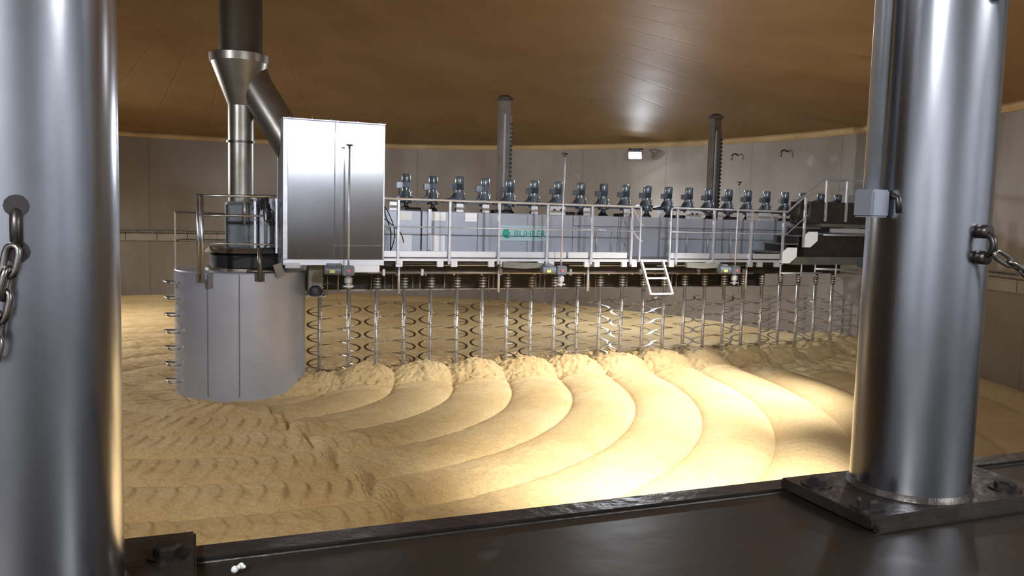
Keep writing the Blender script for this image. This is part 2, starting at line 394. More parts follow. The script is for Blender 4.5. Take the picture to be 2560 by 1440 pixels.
# duct above the drum
d=thing('exhaust_duct','tall round steel duct with flared funnel above the drum, branching into the cabinet','duct',(CX,CY,2.75))
def dp(mb,*a,**k): 
    mb.shift((0,0,-2.75)); return sharp(mb.build(*a,parent=d,**k))
dp(MB().lathe([(.18,2.75),(.18,4.36)],40,cap=False),'lower_pipe','ductm')
dp(MB().lathe([(.205,3.59),(.205,3.62)],32),'pipe_clamp','darkring')
dp(MB().lathe([(.297,4.80),(.297,6.62)],48),'upper_pipe','ductdk')
def funnel():
    mb=MB(); rings=[]
    for t in np.linspace(0,1,9):
        z=4.74-.62*t; cx=-.02*(1-t)+.03*t; r=.40*(1-t)+.21*t
        rings.append([mb.bm.verts.new((cx+r*math.cos(2*PI*k/40),r*math.sin(2*PI*k/40),z)) for k in range(40)])
    for i in range(8):
        for k in range(40):
            f=mb.bm.faces.new((rings[i][k],rings[i][(k+1)%40],rings[i+1][(k+1)%40],rings[i+1][k])); f.smooth=True
    mb.bm.faces.new(rings[0]); return mb
dp(funnel(),'funnel','ductm')
dp(MB().lathe([(.41,4.72),(.42,4.83),(.40,4.845)],40,c=(-.02,0,0)),'funnel_rim','ductm')
dp(MB().tube([(.12,-.02,4.62),(.20,-.06,4.38),(.62,-.42,3.62),(.80,-.50,3.3)],[.24,.25,.25,.25],32),'branch_pipe','ductm')

# cabinet
c=BT('steel_cabinet','tall satin steel double cabinet beside the drum, facing the doorway','cabinet',1.17,-.6,1.97)
c.part(MB().prism([(-.94,1.97),(-.27,1.97),(-.27,3.86),(-.94,3.90)],'x',.475,1.878),'body','panel',bevel=.006)
c.part(MB().box(.469,.530,-.952,-.935,1.975,3.885),'corner_post','rail')
c.part(MB().box(.532,1.170,-.955,-.937,1.975,3.880),'door','cab',bevel=.003)
c.part(MB().box(1.176,1.868,-.955,-.937,2.17,3.880),'door','cab',bevel=.003)
c.part(MB().box(1.176,1.868,-.953,-.937,1.975,2.164),'lower_panel','cab',bevel=.003)
c.part(MB().box(1.868,1.884,-.958,-.935,1.975,3.885),'edge_trim','rail')
c.part(MB().prism([(-.965,3.892),(-.25,3.852),(-.25,3.866),(-.965,3.906)],'x',.46,1.89),'roof','toe')
c.part(MB().box(.47,1.89,-.96,-.30,1.885,1.968),'plinth','toe',bevel=.004)
for u in (.56,.86,1.12,1.22,1.5,1.82):
    c.part(MB().lathe([(.009,0),(.009,.02),(.004,.026)],8,c=(u,-.93,3.90)),'roof_screw','rail')

# ------------------------------------------------------------------ turner beam
bm_=BT('turner_beam','long grey steel-clad turner beam spanning from the drum to the outer wall','machine beam',6,0,1.68)
B=bm_.part
B(MB().box(.95,11.2,-.26,.42,1.92,2.685,.008),'beam_box','panel')
B(MB().box(.95,11.25,-.24,.40,1.69,1.915,.005),'chassis','chass')
us=[1.9,2.64,3.575,4.45,5.28,6.15,7.35,8.2,9.05,9.9,10.8,11.2]
for i in range(len(us)-1):
    B(MB().box(us[i]+.006,us[i+1]-.006,-.285,-.262,2.0,2.49 if i>3 else 2.675),'side_panel','panel',bevel=.004)
for i in range(4,len(us)-1):
    B(MB().box(us[i]+.006,us[i+1]-.006,-.305,-.262,2.515,2.68),'upper_panel','panel',bevel=.004)
for u0,u1,z0,z1 in ((2.273,2.484,2.535,2.675),(2.796,3.035,2.54,2.675),(3.357,3.56,2.54,2.675),(2.279,2.492,2.065,2.325),(2.79,3.032,2.067,2.327)):
    B(MB().box(u0,u1,-.296,-.286,z0,z1),'cover_plate','white','white rectangular cover plate',bevel=.004)
B(MB().box(2.63,2.655,-.292,-.286,2.08,2.70),'rubber_seal','black')
B(MB().box(2.74,2.79,-.33,-.286,2.08,2.72),'door_post','steel')
for u in (5.72,6.02,7.16,7.55,8.0,8.5):
    B(MB().tube([(u,-.32,2.08),(u,-.32,2.42)],.009,6).tube([(u-.035,-.32,2.44),(u+.035,-.32,2.44)],.007,6),'door_lever','rail')
# end plates and lugs on the beam top
for u in (2.2,3.28,3.72,4.58,5.55,6.33,7.02,7.6,8.3,8.95,9.55):
    B(MB().box(u-.06,u+.06,-.262,-.25,2.685,2.82),'top_bracket','toe',bevel=.004)
for u in (5.0,7.72,9.3):
    B(MB().box(u-.14,u+.14,-.275,-.26,2.68,2.83),'lifting_plate','toe',bevel=.02)
for u in (4.93,5.05,7.67,7.77):
    B(MB().tube([(u,-.29,2.77),(u,-.27,2.77)],.018,12),'plate_hole_plug','black')
for u in (2.5,4.0,5.2,6.3,7.5,8.6,9.8):
    B(MB().box(u-.1,u+.16,-.2,.0,2.685,2.74,.006),'cable_tray','chass')
# sign
sg=B(MB().box(3.965,4.79,-.300,-.287,2.245,2.495),'sign_board','sign','pale blue sign with teal emblem and lettering')
mb=MB()
pts=[]
for k in range(13):
    t=PI/2+PI*k/12; pts.append((4.085+.085*math.cos(t),2.368+.085*math.sin(t)))
pts+= [(4.125,2.29),(4.10,2.330),(4.145,2.368),(4.10,2.406),(4.125,2.445)]
mb.prism(pts,'y',-.306,-.3005)
bm_.part(mb,'emblem','green',parent=sg)
cu=bpy.data.curves.new('lettering','FONT'); cu.body='BÜHLER'; cu.size=.155; cu.extrude=.002; cu.space_character=1.02
tmp=bpy.data.objects.new('lettering_curve',cu); COL.objects.link(tmp)
bpy.context.view_layer.update()
dg=bpy.context.evaluated_depsgraph_get(); tme=bpy.data.meshes.new_from_object(tmp.evaluated_get(dg))
bpy.data.objects.remove(tmp)
lt=bpy.data.objects.new('lettering',tme); COL.objects.link(lt); lt.parent=sg
xs=[v.co.x for v in tme.vertices]; wx=max(xs)-min(xs)
tme.transform(Matrix.Diagonal((.56/wx,1,1,1)))
tme.transform(Matrix.Rotation(PI/2,4,'X')); tme.transform(Matrix.Translation((4.20-6,-.303,2.312-1.68))); tme.materials.clear(); tme.materials.append(M['green'])

# rear apron and the mirror-like discharge shield behind the screws
s=BT('rear_apron','long dark brown apron hanging behind the screws under the turner beam','apron',6,.43,1.39)
s.part(MB().box(.95,9.9,.42,.45,1.40,1.93),'apron_sheet','chass')
s.part(MB().box(.95,11.1,.415,.455,1.385,1.405),'bottom_strip','shaft')
for i in range(11):
    u=1.5+i*.88
    s.part(MB().bar((u,.41,1.40),(u,.41,1.7),.03,.01),'hanger','shaft')

# ------------------------------------------------------------------ walkway
w_=BT('walkway','narrow pale metal walkway along the front of the turner beam','walkway',5.6,-.6,1.95)
w_.part(MB().box(1.9,9.2,-.88,-.29,1.955,1.985),'deck','olive')
toes=[(1.9,2.86),(2.92,3.65),(3.72,4.48),(4.55,4.86),(4.9,5.26),(5.34,5.98),(6.82,7.62),(7.72,8.48),(8.56,9.15)]
for a_,b_ in toes: w_.part(MB().box(a_,b_,-.905,-.893,2.005,2.095),'toe_board','toe',bevel=.002)
w_.part(MB().box(1.9,9.2,-.91,-.88,1.945,1.985,.003),'edge_channel','toe')
for u in (2.13,2.76,2.98,3.58,3.78,4.42,4.6,5.24,5.42,5.93,6.12,6.85,7.6,7.8,8.5,8.72,9.1):
    w_.part(MB().box(u-.05,u+.05,-.915,-.86,1.86,1.945,.003),'bracket','toe')
w_.part(MB().box(1.9,9.3,-.80,-.32,1.90,1.95),'under_frame','chass')

def rail_section(label, posts, u0, u1, end0=False, end1=False, mids=None, zt=2.853, group=None, extra=None):
    t=BT('guard_rail',label,'handrail',(u0+u1)/2,-.9,1.95,group)
    pts=[(u0,-.93,zt),(u1,-.93,zt)]
    if end0: pts=[(u0,-.93,1.98),(u0,-.93,zt-.04),(u0+.012,-.93,zt-.012),(u0+.04,-.93,zt)]+pts[1:]
    if end1: pts=pts[:-1]+[(u1-.04,-.93,zt),(u1-.012,-.93,zt-.012),(u1,-.93,zt-.04),(u1,-.93,1.98)]
    if extra: pts=pts+extra[0]
    t.part(MB().tube(pts,.020,10),'top_rail','rail')
    m=[(u0,-.93,2.452),(u1,-.93,2.452)]
    if extra: m=m+extra[1]
    t.part(MB().tube(m,.010,8),'middle_rail','rail')
    for u in posts: t.part(MB().box(u-.019,u+.019,-.935,-.895,1.90,zt),'post','rail',bevel=.004)
    return t
rail_section('long grey handrail on the walkway between the cabinet and the ladder gap',[2.105,2.893,3.69,4.51,5.305,6.045],1.86,6.20,end1=True)
rail_section('grey handrail right of the ladder gap, running up the short stairs',[6.93,7.68,8.48,9.19],6.79,9.25,end0=True,
   extra=([(9.66,-.93,3.17),(10.07,-.93,3.46),(11.15,-.93,3.47)],[(9.70,-.93,2.80)]))
t=BT('guard_chain','short bright chain hanging at the ladder gap of the walkway','chain',6.05,-.93,2.8)
def chain_links(mbf, p, q, n, sag, L, r, name, material, parent, off, bm=8):
    p=Vector(p);q=Vector(q); pts=[]
    for i in range(n+1):
        f=i/n; v=p.lerp(q,f); v.z-=sag*4*f*(1-f); pts.append(v)
    for i in range(n):
        a=pts[i];b_=pts[i+1]; d_=(b_-a); c_=(a+b_)/2; x=d_.normalized(); up=Vector((0,0,1)) if abs(x.z)<.9 else Vector((1,0,0))
        s1=x.cross(up).normalized(); s2=x.cross(s1).normalized(); y=s1 if i%2 else s2
        l2=d_.length*.5+r*1.1; w2=r*1.9
        ring=[]
        for k in range(14):
            t_=2*PI*k/14; cx_=math.cos(t_); sy_=math.sin(t_)
            ring.append(c_+x*( (l2-w2)*(1 if cx_>0 else -1)*min(1,abs(cx_)*3) + w2*cx_)+y*w2*sy_)
        m=MB(); m.tube(ring,r,bm,closed=True); m.shift((-off[0],-off[1],-off[2])); m.build(name,material,parent)
chain_links(None,(6.07,-.94,2.80),(6.24,-.94,2.55),7,.02,.03,.006,'link','rail',t.o,t.a,6)
chain_links(None,(6.07,-.94,2.44),(6.24,-.94,2.28),6,.02,.03,.006,'link','rail',t.o,t.a,6)

# ladder
l=BT('step_ladder','short bright metal ladder hanging below the walkway gap','ladder',6.5,-1.0,1.97)
for u in (6.24,6.66): l.part(MB().bar((u,-.92,1.97),(u+.02,-1.22,1.43),.028,.05),'side_rail','rail')
for f in (.25,.52,.98):
    z=1.97-.54*f; y=-.92-.30*f; uu=.02*f
    l.part(MB().bar((6.24+uu,y,z),(6.66+uu,y,z),.035,.03),'rung','rail')

# ------------------------------------------------------------------ stairs and end platform
st=BT('end_stairs','short steel stairs from the walkway up to the end platform','stairs',9.6,-.6,1.95)
for i,(u,z) in enumerate(((9.0,2.13),(9.27,2.28),(9.52,2.43),(9.78,2.58))):
    st.part(MB().box(u,u+.34,-.86,-.32,z-.02,z+.01,.003),'tread','olive')
    st.part(MB().box(u+.30,u+.34,-.86,-.32,z+.01,z+.13),'riser','chass')
for (pu,pz) in ((9.19,1.93),(9.655,2.223)):
    st.part(MB().prism([(pu,pz),(pu+.15,pz),(pu+.31,pz+.12),(pu+.31,pz+.285),(pu+.10,pz+.285),(pu,pz+.21)],'y',-.945,-.925),'gusset_plate','white','white cut-corner gusset plate')
for u,z in ((9.655,2.22),(10.62,2.7),(10.13,2.7)):
    zt={9.655:3.17,10.62:3.46,10.13:3.46}[u]
    st.part(MB().box(u-.02,u+.02,-.945,-.905,z,zt-.01,.003),'rail_post','rail')
ep=BT('end_platform','raised dark end platform of the turner behind the right post','platform',10.5,-.6,1.86)
ep.part(MB().box(9.86,11.25,-.88,-.30,2.66,3.06,.006),'dark_cabinet','chass')
ep.part(MB().box(10.07,11.25,-.92,-.25,2.60,2.66,.004),'deck','olive')
ep.part(MB().box(10.28,11.25,-.93,-.90,2.50,2.575),'deck_edge','toe')
ep.part(MB().tube([(10.1,-.93,2.455),(11.2,-.93,2.45)],.014),'pipe','rail')
ep.part(MB().box(9.75,11.25,-.84,-.30,2.05,2.44),'dark_panel','chass')
ep.part(MB().box(9.48,11.25,-.90,-.30,1.90,2.045,.004),'lower_beam','olive')
ep.part(MB().box(11.0,11.2,-1.0,-.9,1.86,2.0,.01),'drive_motor','motor')
ep.part(MB().tube([(9.95,-.93,1.83),(11.0,-.93,1.80)],.022),'support_pipe','rail')
ep.part(MB().tube([(9.15,-.95,1.755),(10.1,-.95,1.75)],.018),'lower_pipe','rail')
for u in (9.15,9.63,9.95,10.45): ep.part(MB().tube([(u,-.94,1.68),(u,-.94,1.92)],.016,8),'pipe_hanger','rail')

# ------------------------------------------------------------------ pipes under the beam
def pipe(label,pts,r,name='water_pipe',mt='rail',cat='pipe'):
    u,y,z=pts[0]; return solo(MB().tube(pts,r),name,mt,label,cat,u,y,z)
pipe('thin bright pipe directly under the walkway edge, left half of the beam',[(2.25,-.55,1.862),(4.1,-.55,1.868)],.012)
pipe('long thin pipe under the walkway edge, between the second lance and the ladder',[(5.1,-.55,1.862),(6.3,-.55,1.862)],.012)
pipe('thin pipe under the walkway edge, right of the ladder',[(6.8,-.55,1.86),(8.9,-.55,1.87)],.011)
p=BT('spray_pipe','long horizontal spray pipe low under the turner beam','pipe',5,-.5,1.74)
p.part(MB().tube([(1.75,-.5,1.75),(8.9,-.5,1.72)],.020),'pipe','shaft')
for u in (2.0,2.6,3.9,5.15,6.5,7.7,8.7): p.part(MB().box(u-.02,u+.02,-.53,-.47,1.70,1.80,.004),'clamp','rail')
for i in range(14):
    u=2.2+i*.46; p.part(MB().lathe([(.012,-.03),(.018,-.015),(.012,0)],8,c=(u,-.5,1.73)),'nozzle','shaft')
# hanging support tubes
HL=['left of the four, next to the cabinet','second from the left, near the sign','third from the left, right of the second lance','rightmost, beside the third lance']
for k,(u,zt) in enumerate(((2.205,1.95),(3.825,1.95),(5.42,1.95),(8.66,1.95))):
    solo(MB().tube([(u,-.62,1.44),(u,-.62,zt)],.020),'support_tube','rail','vertical pale support tube below the walkway, '+HL[k],'tube',u,-.62,1.44)

# thin probe rods between the screws
rodp=None
PR=[1.02,1.29,1.45,1.98,2.20,2.66,2.78,3.20,3.98,4.32,4.85,5.02,5.9,6.02,6.55,6.66,7.5,7.62,7.72,8.35,8.75,9.15,9.7,10.2]
for k,u in enumerate(PR):
    m=MB().tube([(0,0,0),(0,0,.44)],.008,6)
    lab='thin hanging probe rod behind the screws, %s counted from the drum'%ORD[k]
    if rodp is None:
        o=m.build('probe_rod','shaft'); rodp=o
    else:
        m.bm.free(); o=rodp.copy(); COL.objects.link(o)
    o.location=W(u,.2,1.30+.03*(k%3)); tag(o,lab,'rod','probe rods behind the screws')

# ------------------------------------------------------------------ screws
def make_screw(hand, phase):
    root=bpy.data.objects.new('turner_screw',None); COL.objects.link(root); root.empty_display_size=.1
    MB().tube([(0,0,-.35),(0,0,1.52)],.030,14).build('shaft','shaft',root)
    sl=MB().lathe([(.032,1.45),(.044,1.47),(.044,1.66),(.04,1.70)],14); sharp(sl.build('coupling','mast',root))
    for j in range(4):
        z=1.485+.045*j
        sharp(MB().lathe([(.044,z-.008),(.062,z-.007),(.062,z+.007),(.044,z+.008)],12,cap=False).build('coupling_ring','rail',root))
    # ribbon flight
    bm=bmesh.new(); pitch=.20; z0=-.3; z1=1.26; n=int((z1-z0)/pitch*40); prev=None
    for i in range(n+1):
        z=z0+(z1-z0)*i/n; t=hand*2*PI*z/pitch+phase; c_,s_=math.cos(t),math.sin(t)
        taper=min(1,(n-i)/25+.15)
        ri=.197-.040*taper
        a_=[bm.verts.new((r*c_,r*s_,z+dz)) for r,dz in ((ri,.004),(.197,.004),(.197,-.004),(ri,-.004))]
        if prev:
            for k in range(4):
                f=bm.faces.new((prev[k],prev[(k+1)%4],a_[(k+1)%4],a_[k])); f.smooth=(k in (0,2)) 
        prev=a_
    am=MB(); am.bm.free(); am.bm=bm; z=z0
    while z<z1:
        t=hand*2*PI*z/pitch+phase; am.tube([(.02*math.cos(t),.02*math.sin(t),z),(.175*math.cos(t),.175*math.sin(t),z)],.0055,6); z+=pitch/2
    bmesh.ops.recalc_face_normals(bm,faces=bm.faces)
    me=bpy.data.meshes.new('ribbon_flight'); bm.to_mesh(me); bm.free(); me.materials.append(M['flight'])
    fl=bpy.data.objects.new('ribbon_flight',me); COL.objects.link(fl); fl.parent=root; sharp(fl,.8)
    return root
protoA=make_screw(-1,.3); protoB=make_screw(1,2.3)
usedA=usedB=False
for k in range(24):
    u=1.14+.4423*k; pr=protoA if k%2==0 else protoB
    lab='upright ribbon screw of steel under the beam, %s counted from the drum'%ORD[k]
    rz=ANG+random.uniform(-.5,.5)+(k//2)*.35
    if k==0: o=protoA
    elif k==1: o=protoB
    else: o=copy_tree(pr,(0,0,0),lab)
    o.location=W(u,0,0); o.rotation_euler=(0,0,rz); tag(o,lab,'screw','turner screws hanging from the beam')

# ------------------------------------------------------------------ gear motors
def make_motor():
    r=bpy.data.objects.new('gear_motor',None); COL.objects.link(r); r.empty_display_size=.1
    Z=0
    sharp(MB().lathe([(.085,0),(.085,.02),(.045,.06),(.04,.11)],20).build('base_cone','black',r))
    sharp(MB().lathe([(.09,.11),(.095,.115),(.095,.135),(.07,.14),(.07,.16)],20).build('coupling_ring','fins',r))
    m=MB()
    for a_ in range(8):
        th=a_*PI/4; m.tube([(.082*math.cos(th),.082*math.sin(th),.095),(.082*math.cos(th),.082*math.sin(th),.155)],.008,6)
    m.build('ring_bolts','rail',r)
    sharp(MB().lathe([(.105,.16),(.105,.185),(.115,.19),(.115,.205),(.085,.215)],24).build('flange','motor',r))
    m=MB().lathe([(.085,.21),(.078,.25),(.062,.30),(.062,.34)],20)
    m.box(-.155,-.02,-.05,.05,.165,.20,.01)
    sharp(m.build('gear_housing','motor',r))
    m=MB().prism([(-.30,.13),(-.06,.13),(-.04,.27),(-.075,.29),(-.13,.215),(-.30,.175)],'y',-.03,.05)
    m.build('torque_arm','fins',r)
    m=MB().lathe([(.058,.34),(.058,.45)],20)
    for a_ in range(20):
        th=a_*2*PI/20; m.bar((.062*math.cos(th),.062*math.sin(th),.345),(.062*math.cos(th),.062*math.sin(th),.445),.005,.014)
    m.build('finned_body','fins',r)
    sharp(MB().lathe([(.072,.43),(.074,.44),(.074,.525),(.066,.55),(.03,.557)],24).build('fan_cowl','motor',r))
    m=MB().box(-.155,-.06,-.05,.03,.335,.425,.008); m.build('terminal_box','motor',r)
    MB().tube([(-.10,-.03,.335),(-.115,-.03,.30),(-.10,-.03,.24),(-.08,-.02,.22)],.008,6).build('motor_cable','cable',r)
    MB().tube([(.07,-.03,.31),(.085,-.04,.25)],.012,6).build('drain_plug','rail',r)
    return r
mp=make_motor()
for j,k in enumerate(range(2,24)):
    u=1.14+.4423*k
    lab='grey-blue gear motor upright on the beam, %s counted from the cabinet'%ORD[j]
    o=mp if j==0 else copy_tree(mp,(0,0,0),lab)
    o.location=W(u,0,2.69+(.012 if k in (3,5) else 0)); o.rotation_euler=(0,0,ANG+random.uniform(-.15,.15)); tag(o,lab,'motor','gear motors on top of the turner beam')

# ------------------------------------------------------------------ lances
def lance(u, zt, label, boxes, tee=.05, arm=True):
    t=BT('level_lance',label,'lance',u,-1.2,1.6)
    t.part(MB().tube([(u,-1.2,1.60),(u,-1.2,zt)],.014,10),'pole','rail')
    t.part(MB().tube([(u-tee,-1.2,zt),(u+tee,-1.2,zt)],.013,8).tube([(u,-1.2,zt-.05),(u,-1.2,zt+.01)],.018,8),'tee_handle','darkring')
    t.part(MB().box(u-.095,u+.075,-1.27,-1.13,1.76,1.90,.015),'gearbox','box')
    t.part(MB().tube([(u-.33,-1.2,1.84),(u-.11,-1.2,1.83)],.062,20),'motor','box')
    t.part(MB().box(u-.30,u-.18,-1.25,-1.15,1.89,1.93,.008),'terminal_box','box')
    t.part(MB().box(u-.27,u-.20,-1.268,-1.256,1.80,1.84),'marker','lime','lime green marker')
    t.part(MB().tube([(u-.01,-1.282,1.83),(u-.01,-1.268,1.83)],.022,12),'red_cap','pink','round red cap')
    t.part(MB().lathe([(.018,1.58),(.030,1.60),(.030,1.64),(.055,1.66),(.055,1.72),(.02,1.76)],14,c=(u,-1.2,0)),'clamp','rail')
    t.part(MB().box(u-.07,u+.07,-1.23,-1.17,1.60,1.62,.004),'clamp_plate','rail')
    if arm: t.part(MB().prism([(u-.95,1.955),(u-.2,1.93),(u-.08,1.88),(u-.60,1.85),(u-.95,1.87)],'y',-1.16,-1.10),'arm','olive')
    else: t.part(MB().box(u+.06,u+.45,-1.18,-1.1,1.80,1.90,.01),'arm','toe')
    t.part(MB().bar((u-.1,-1.13,1.87),(u-.1,-.88,1.90),.08,.05),'bracket','olive')
    return t
lance(1.325,3.56,'tall lance with T-handle in front of the steel cabinet','',.045,False)
lance(4.63,3.62,'tall lance with T-handle in the middle of the walkway, right of the sign','')
lance(7.94,3.32,'shorter lance with T-handle right of the ladder','',.04)
t=BT('chrome_bracket','shiny box bracket under the cabinet, left of the first lance','bracket',.6,-1.0,1.88)
t.part(MB().box(.49,.69,-1.04,-.96,1.85,1.925,.008),'bracket_box','steel'); t.part(MB().box(.52,.66,-.97,-.8,1.86,1.9),'bracket_tongue','steel')
t=BT('suspended_motor_unit','small dark motor on a grey plate hanging right of the drum','motor',.98,-.55,1.40)
t.part(MB().box(.86,1.12,-.62,-.35,1.40,1.43,.004),'mounting_plate','panel')
t.part(MB().box(.88,1.08,-.58,-.40,1.43,1.85),'hanger_plate','olive')
t.part(MB().lathe([(.09,1.43),(.10,1.47),(.07,1.55),(.04,1.57)],12,c=(.97,-.64,0)),'motor_head','black')
t.part(MB().tube([(1.06,-.64,1.5),(1.12,-.64,1.46),(1.08,-.64,1.42)],.01,6),'cable_loop','cable')

# masts
for k,(u,zt,lab) in enumerate(((4.50,4.66,'tall dark lifting mast behind the sign, with rack teeth up its right side'),(8.98,4.66,'tall dark lifting mast on the right, behind the motors, below the ceiling'))):
    m=BT('lifting_mast',lab,'mast',u,.9,1.9,'lifting masts behind the beam')
    m.part(MB().box(u-.12,u+.06,.82,1.0,1.7,zt,.012),'column','mast')
    m.part(MB().box(u-.065,u-.035,.805,.82,1.7,zt-.25),'guide_strip','steel')
    m.part(MB().box(u+.06,u+.10,.84,.98,1.7,zt-.27,.004),'rack_bar','mast')
    q=MB()
    for i in range(int((zt-.3-1.9)/.075)): q.box(u+.055,u+.105,.82,.84,1.9+i*.075,1.9+i*.075+.038)
    m.part(q,'rack_holes','black')
    m.part(MB().lathe([(.16,zt-.01),(.15,zt+.03),(.08,zt+.08),(.03,zt+.09)],16,c=(u-.03,.9,0)),'cap','mast')
    m.part(MB().box(u-.2,u+.15,.45,1.0,1.72,1.9,.01),'foot','chass')

# guard rail and ladder hoops on drum head
g=BT('drum_guard_rail','steel handrail around the drum head, left of the cabinet','handrail',-.3,-.9,1.66)
for u in (-.60,-.57+.01): pass
g.part(MB().tube([(-.625,-.93,1.66),(-.625,-.93,2.83)],.018).tube([(-.575,-.93,1.66),(-.575,-.93,2.83)],.026),'double_post','steel')
g.part(MB().box(-.66,-.54,-.925,-.88,1.64,1.76,.005),'post_clamp','box')
g.part(MB().tube([(-.65,-.93,2.805),(.38,-.93,2.83)],.020),'top_rail','steel')
g.part(MB().tube([(-.62,-.93,2.545),(.22,-.93,2.56)],.016),'middle_rail','steel')
g.part(MB().tube([(-.62,-.93,2.18),(.38,-.93,2.165)],.011),'lower_rail','steel')
g.part(MB().tube([(.166,-.93,1.66),(.166,-.93,2.12)],.030),'short_post','mast')
g.part(MB().box(.10,.23,-.925,-.89,1.66,1.78,.005),'post_clamp','bolt')
g.part(MB().box(.37,.395,-.95,-.92,2.05,2.80,.003),'flat_post','rail')
g.part(MB().box(.12,.15,-.60,-.57,2.1,2.80,.003),'flat_post','rail')
g=BT('rear_guard_rail','brown-tinted handrail behind the drum head, at its left rear','handrail',-.89,.5,1.77)
g.part(MB().box(-.905,-.88,.2,.23,1.5,2.58,.003),'flat_post','shaft')
g.part(MB().tube([(-.89,.21,2.57),(-.82,.22,2.575),(-.12,.22,2.56)],.015),'top_rail','mast')
g.part(MB().tube([(-.89,.21,2.165),(-.80,.22,2.18),(-.12,.22,2.18)],.011),'middle_rail','mast')
# cables
cb=BT('cable_bundle','tangle of black cables between the duct and the cabinet','cables',.3,-.5,2.6)
for i in range(7):
    a_=random.uniform(0,1)
    pts=[(.12+.03*i,-.4,2.62+.03*random.random()),(.20+.02*i,-.55,2.78+.06*random.random()),(.33,-.6,2.72-.05*i),(.36+.01*i,-.58,2.55-.02*i),(.30,-.55,2.50+.02*i)]
    cr=[]
    for j in range(len(pts)-1):
        for f in (0,.33,.66): cr.append(Vector(pts[j]).lerp(Vector(pts[j+1]),f))
    cr.append(Vector(pts[-1])); cb.part(MB().tube(cr,.008,6),'cable','cable')
cb.part(MB().tube([(.26,-.62,2.5+.0),(.24,-.62,2.62),(.30,-.62,2.70),(.38,-.62,2.62),(.36,-.62,2.5),(.30,-.62,2.46),(.26,-.62,2.5)],.009,6),'coil','cable')
def curve_pts(P,n=10):
    out=[]; P=[Vector(p) for p in P]
    for i in range(len(P)-1):
        p0=P[max(i-1,0)];p1=P[i];p2=P[i+1];p3=P[min(i+2,len(P)-1)]
        for k in range(n):
            t=k/n; out.append(.5*((2*p1)+(-p0+p2)*t+(2*p0-5*p1+4*p2-p3)*t*t+(-p0+3*p1-3*p2+p3)*t**3))
    out.append(P[-1]); return out
cb=BT('hanging_cables','loose black cables drooping behind the first handrail post','cables',2.0,-.6,2.3)
cb.part(MB().tube(curve_pts([(1.9,-.6,2.80),(2.0,-.62,2.70),(2.12,-.6,2.45),(2.13,-.6,2.25),(2.05,-.6,2.0),(2.02,-.62,1.9)]),.008,6),'cable','cable')
cb.part(MB().tube(curve_pts([(1.9,-.5,2.62),(2.08,-.5,2.50),(2.25,-.5,2.35),(2.32,-.45,2.2)]),.008,6),'cable','cable')
cb.part(MB().tube(curve_pts([(1.88,-.5,2.78),(1.98,-.5,2.80),(2.02,-.5,2.6),(2.1,-.5,2.38),(2.1,-.5,2.05)]),.009,6),'cable','cable')
cb.part(MB().box(1.92,2.08,-.75,-.62,1.86,1.96,.008),'junction_box','black')
cb=BT('drum_hose','black hose curving over the drum edge below the cabinet','hose',.2,-.8,1.8)
cb.part(MB().tube(curve_pts([(.36,-.88,2.20),(.24,-.9,2.14),(.17,-.96,2.02)]),.010,6),'hose_line','cable')
cb.part(MB().tube([(.0,-.8,1.79),(.5,-.8,1.79)],.02,8),'cross_tube','mast')
cb.part(MB().bar((.40,-.86,1.9),(.46,-.86,1.72),.06,.12),'clamp_block','mast')

# wall lamp (visible) + fixture builder
def floodlight(name,label,pos,target,size,power,spot=None,blend=.6,color=(.93,.96,1.),rad=.12,glow=None):
    o=bpy.data.objects.new(name,None); COL.objects.link(o); o.location=pos; tag(o,label,'lamp','floodlights around the vessel')
    d_=(Vector(target)-Vector(pos)).normalized(); q=d_.to_track_quat('-Z','Y'); o.rotation_mode='QUATERNION'; o.rotation_quaternion=q
    mb=MB(); mb.prism([(-size,.02),(size,.02),(size*.6,.14),(-size*.6,.14)],'y',-size*.7,size*.7); mb.build('housing','box',o)
    ln=MB().box(-size*.92,size*.92,-size*.62,size*.62,.006,.019).build('lens',glow or M['glow'],o)
    MB().bar((-size*1.1,0,.08),(-size*1.1,0,.25),.03,.01).bar((size*1.1,0,.08),(size*1.1,0,.25),.03,.01).bar((-size*1.1,0,.25),(size*1.1,0,.25),.01,.03).build('bracket','bolt',o)
    L=bpy.data.lights.new('light','SPOT' ); L.energy=power; L.color=color; L.shadow_soft_size=rad
    L.spot_size=spot or 2.6; L.spot_blend=blend
    lo=bpy.data.objects.new('light',L); COL.objects.link(lo); lo.parent=o; lo.location=(0,0,-.03)
    return o
K=1.0
WL=(.84,.91,1.)
# far wall lamp seen over the motors
floodlight('floodlight','bright floodlight on the far wall just under the ceiling',(2.96,20.55,4.20),(2.3,17.6,1.0),.16,700*K,2.6,1.,WL,.15)
# roof lamps
floodlight('floodlight','roof floodlight over the malt in front of the beam, out of the photo',(2.9,5.9,4.95),(1.75,8.0,0),.18,3800*K,.92,1.,(1.,.98,.93),.12)
floodlight('floodlight','roof floodlight above the right end of the walkway, hidden by the post',W(9.0,-4.2,4.75),(2.3,12.2,0),.18,3100*K,1.05,1.,(1.,.98,.94),.10)
floodlight('floodlight','roof floodlight left of the doorway, lighting the drum',(-6.2,4.6,4.9),(-3.9,11.2,1.2),.18,330*K,1.9,.9,WL,.12)
floodlight('floodlight','floodlight at the far left wall, lighting the malt behind the drum',(-12.6,17.0,4.2),(-6.4,17.2,0),.15,1700*K,2.2,.9,(1,.98,.93),.12)
floodlight('floodlight','floodlight on the wall high above the doorway, facing the steel cabinet',(2.2,2.55,4.5),W(4.0,-.5,2.0),.24,400*K,1.1,.9,WL,.12)
floodlight('floodlight','added warm floodlight above the doorway, tinting the left part of the malt',EW(-2.0,-.5,4.4),(-2.6,7.2,0),.15,260*K,1.15,1.,(1.,.80,.50),.12)  # not a known lamp; added to turn the malt on the left yellower
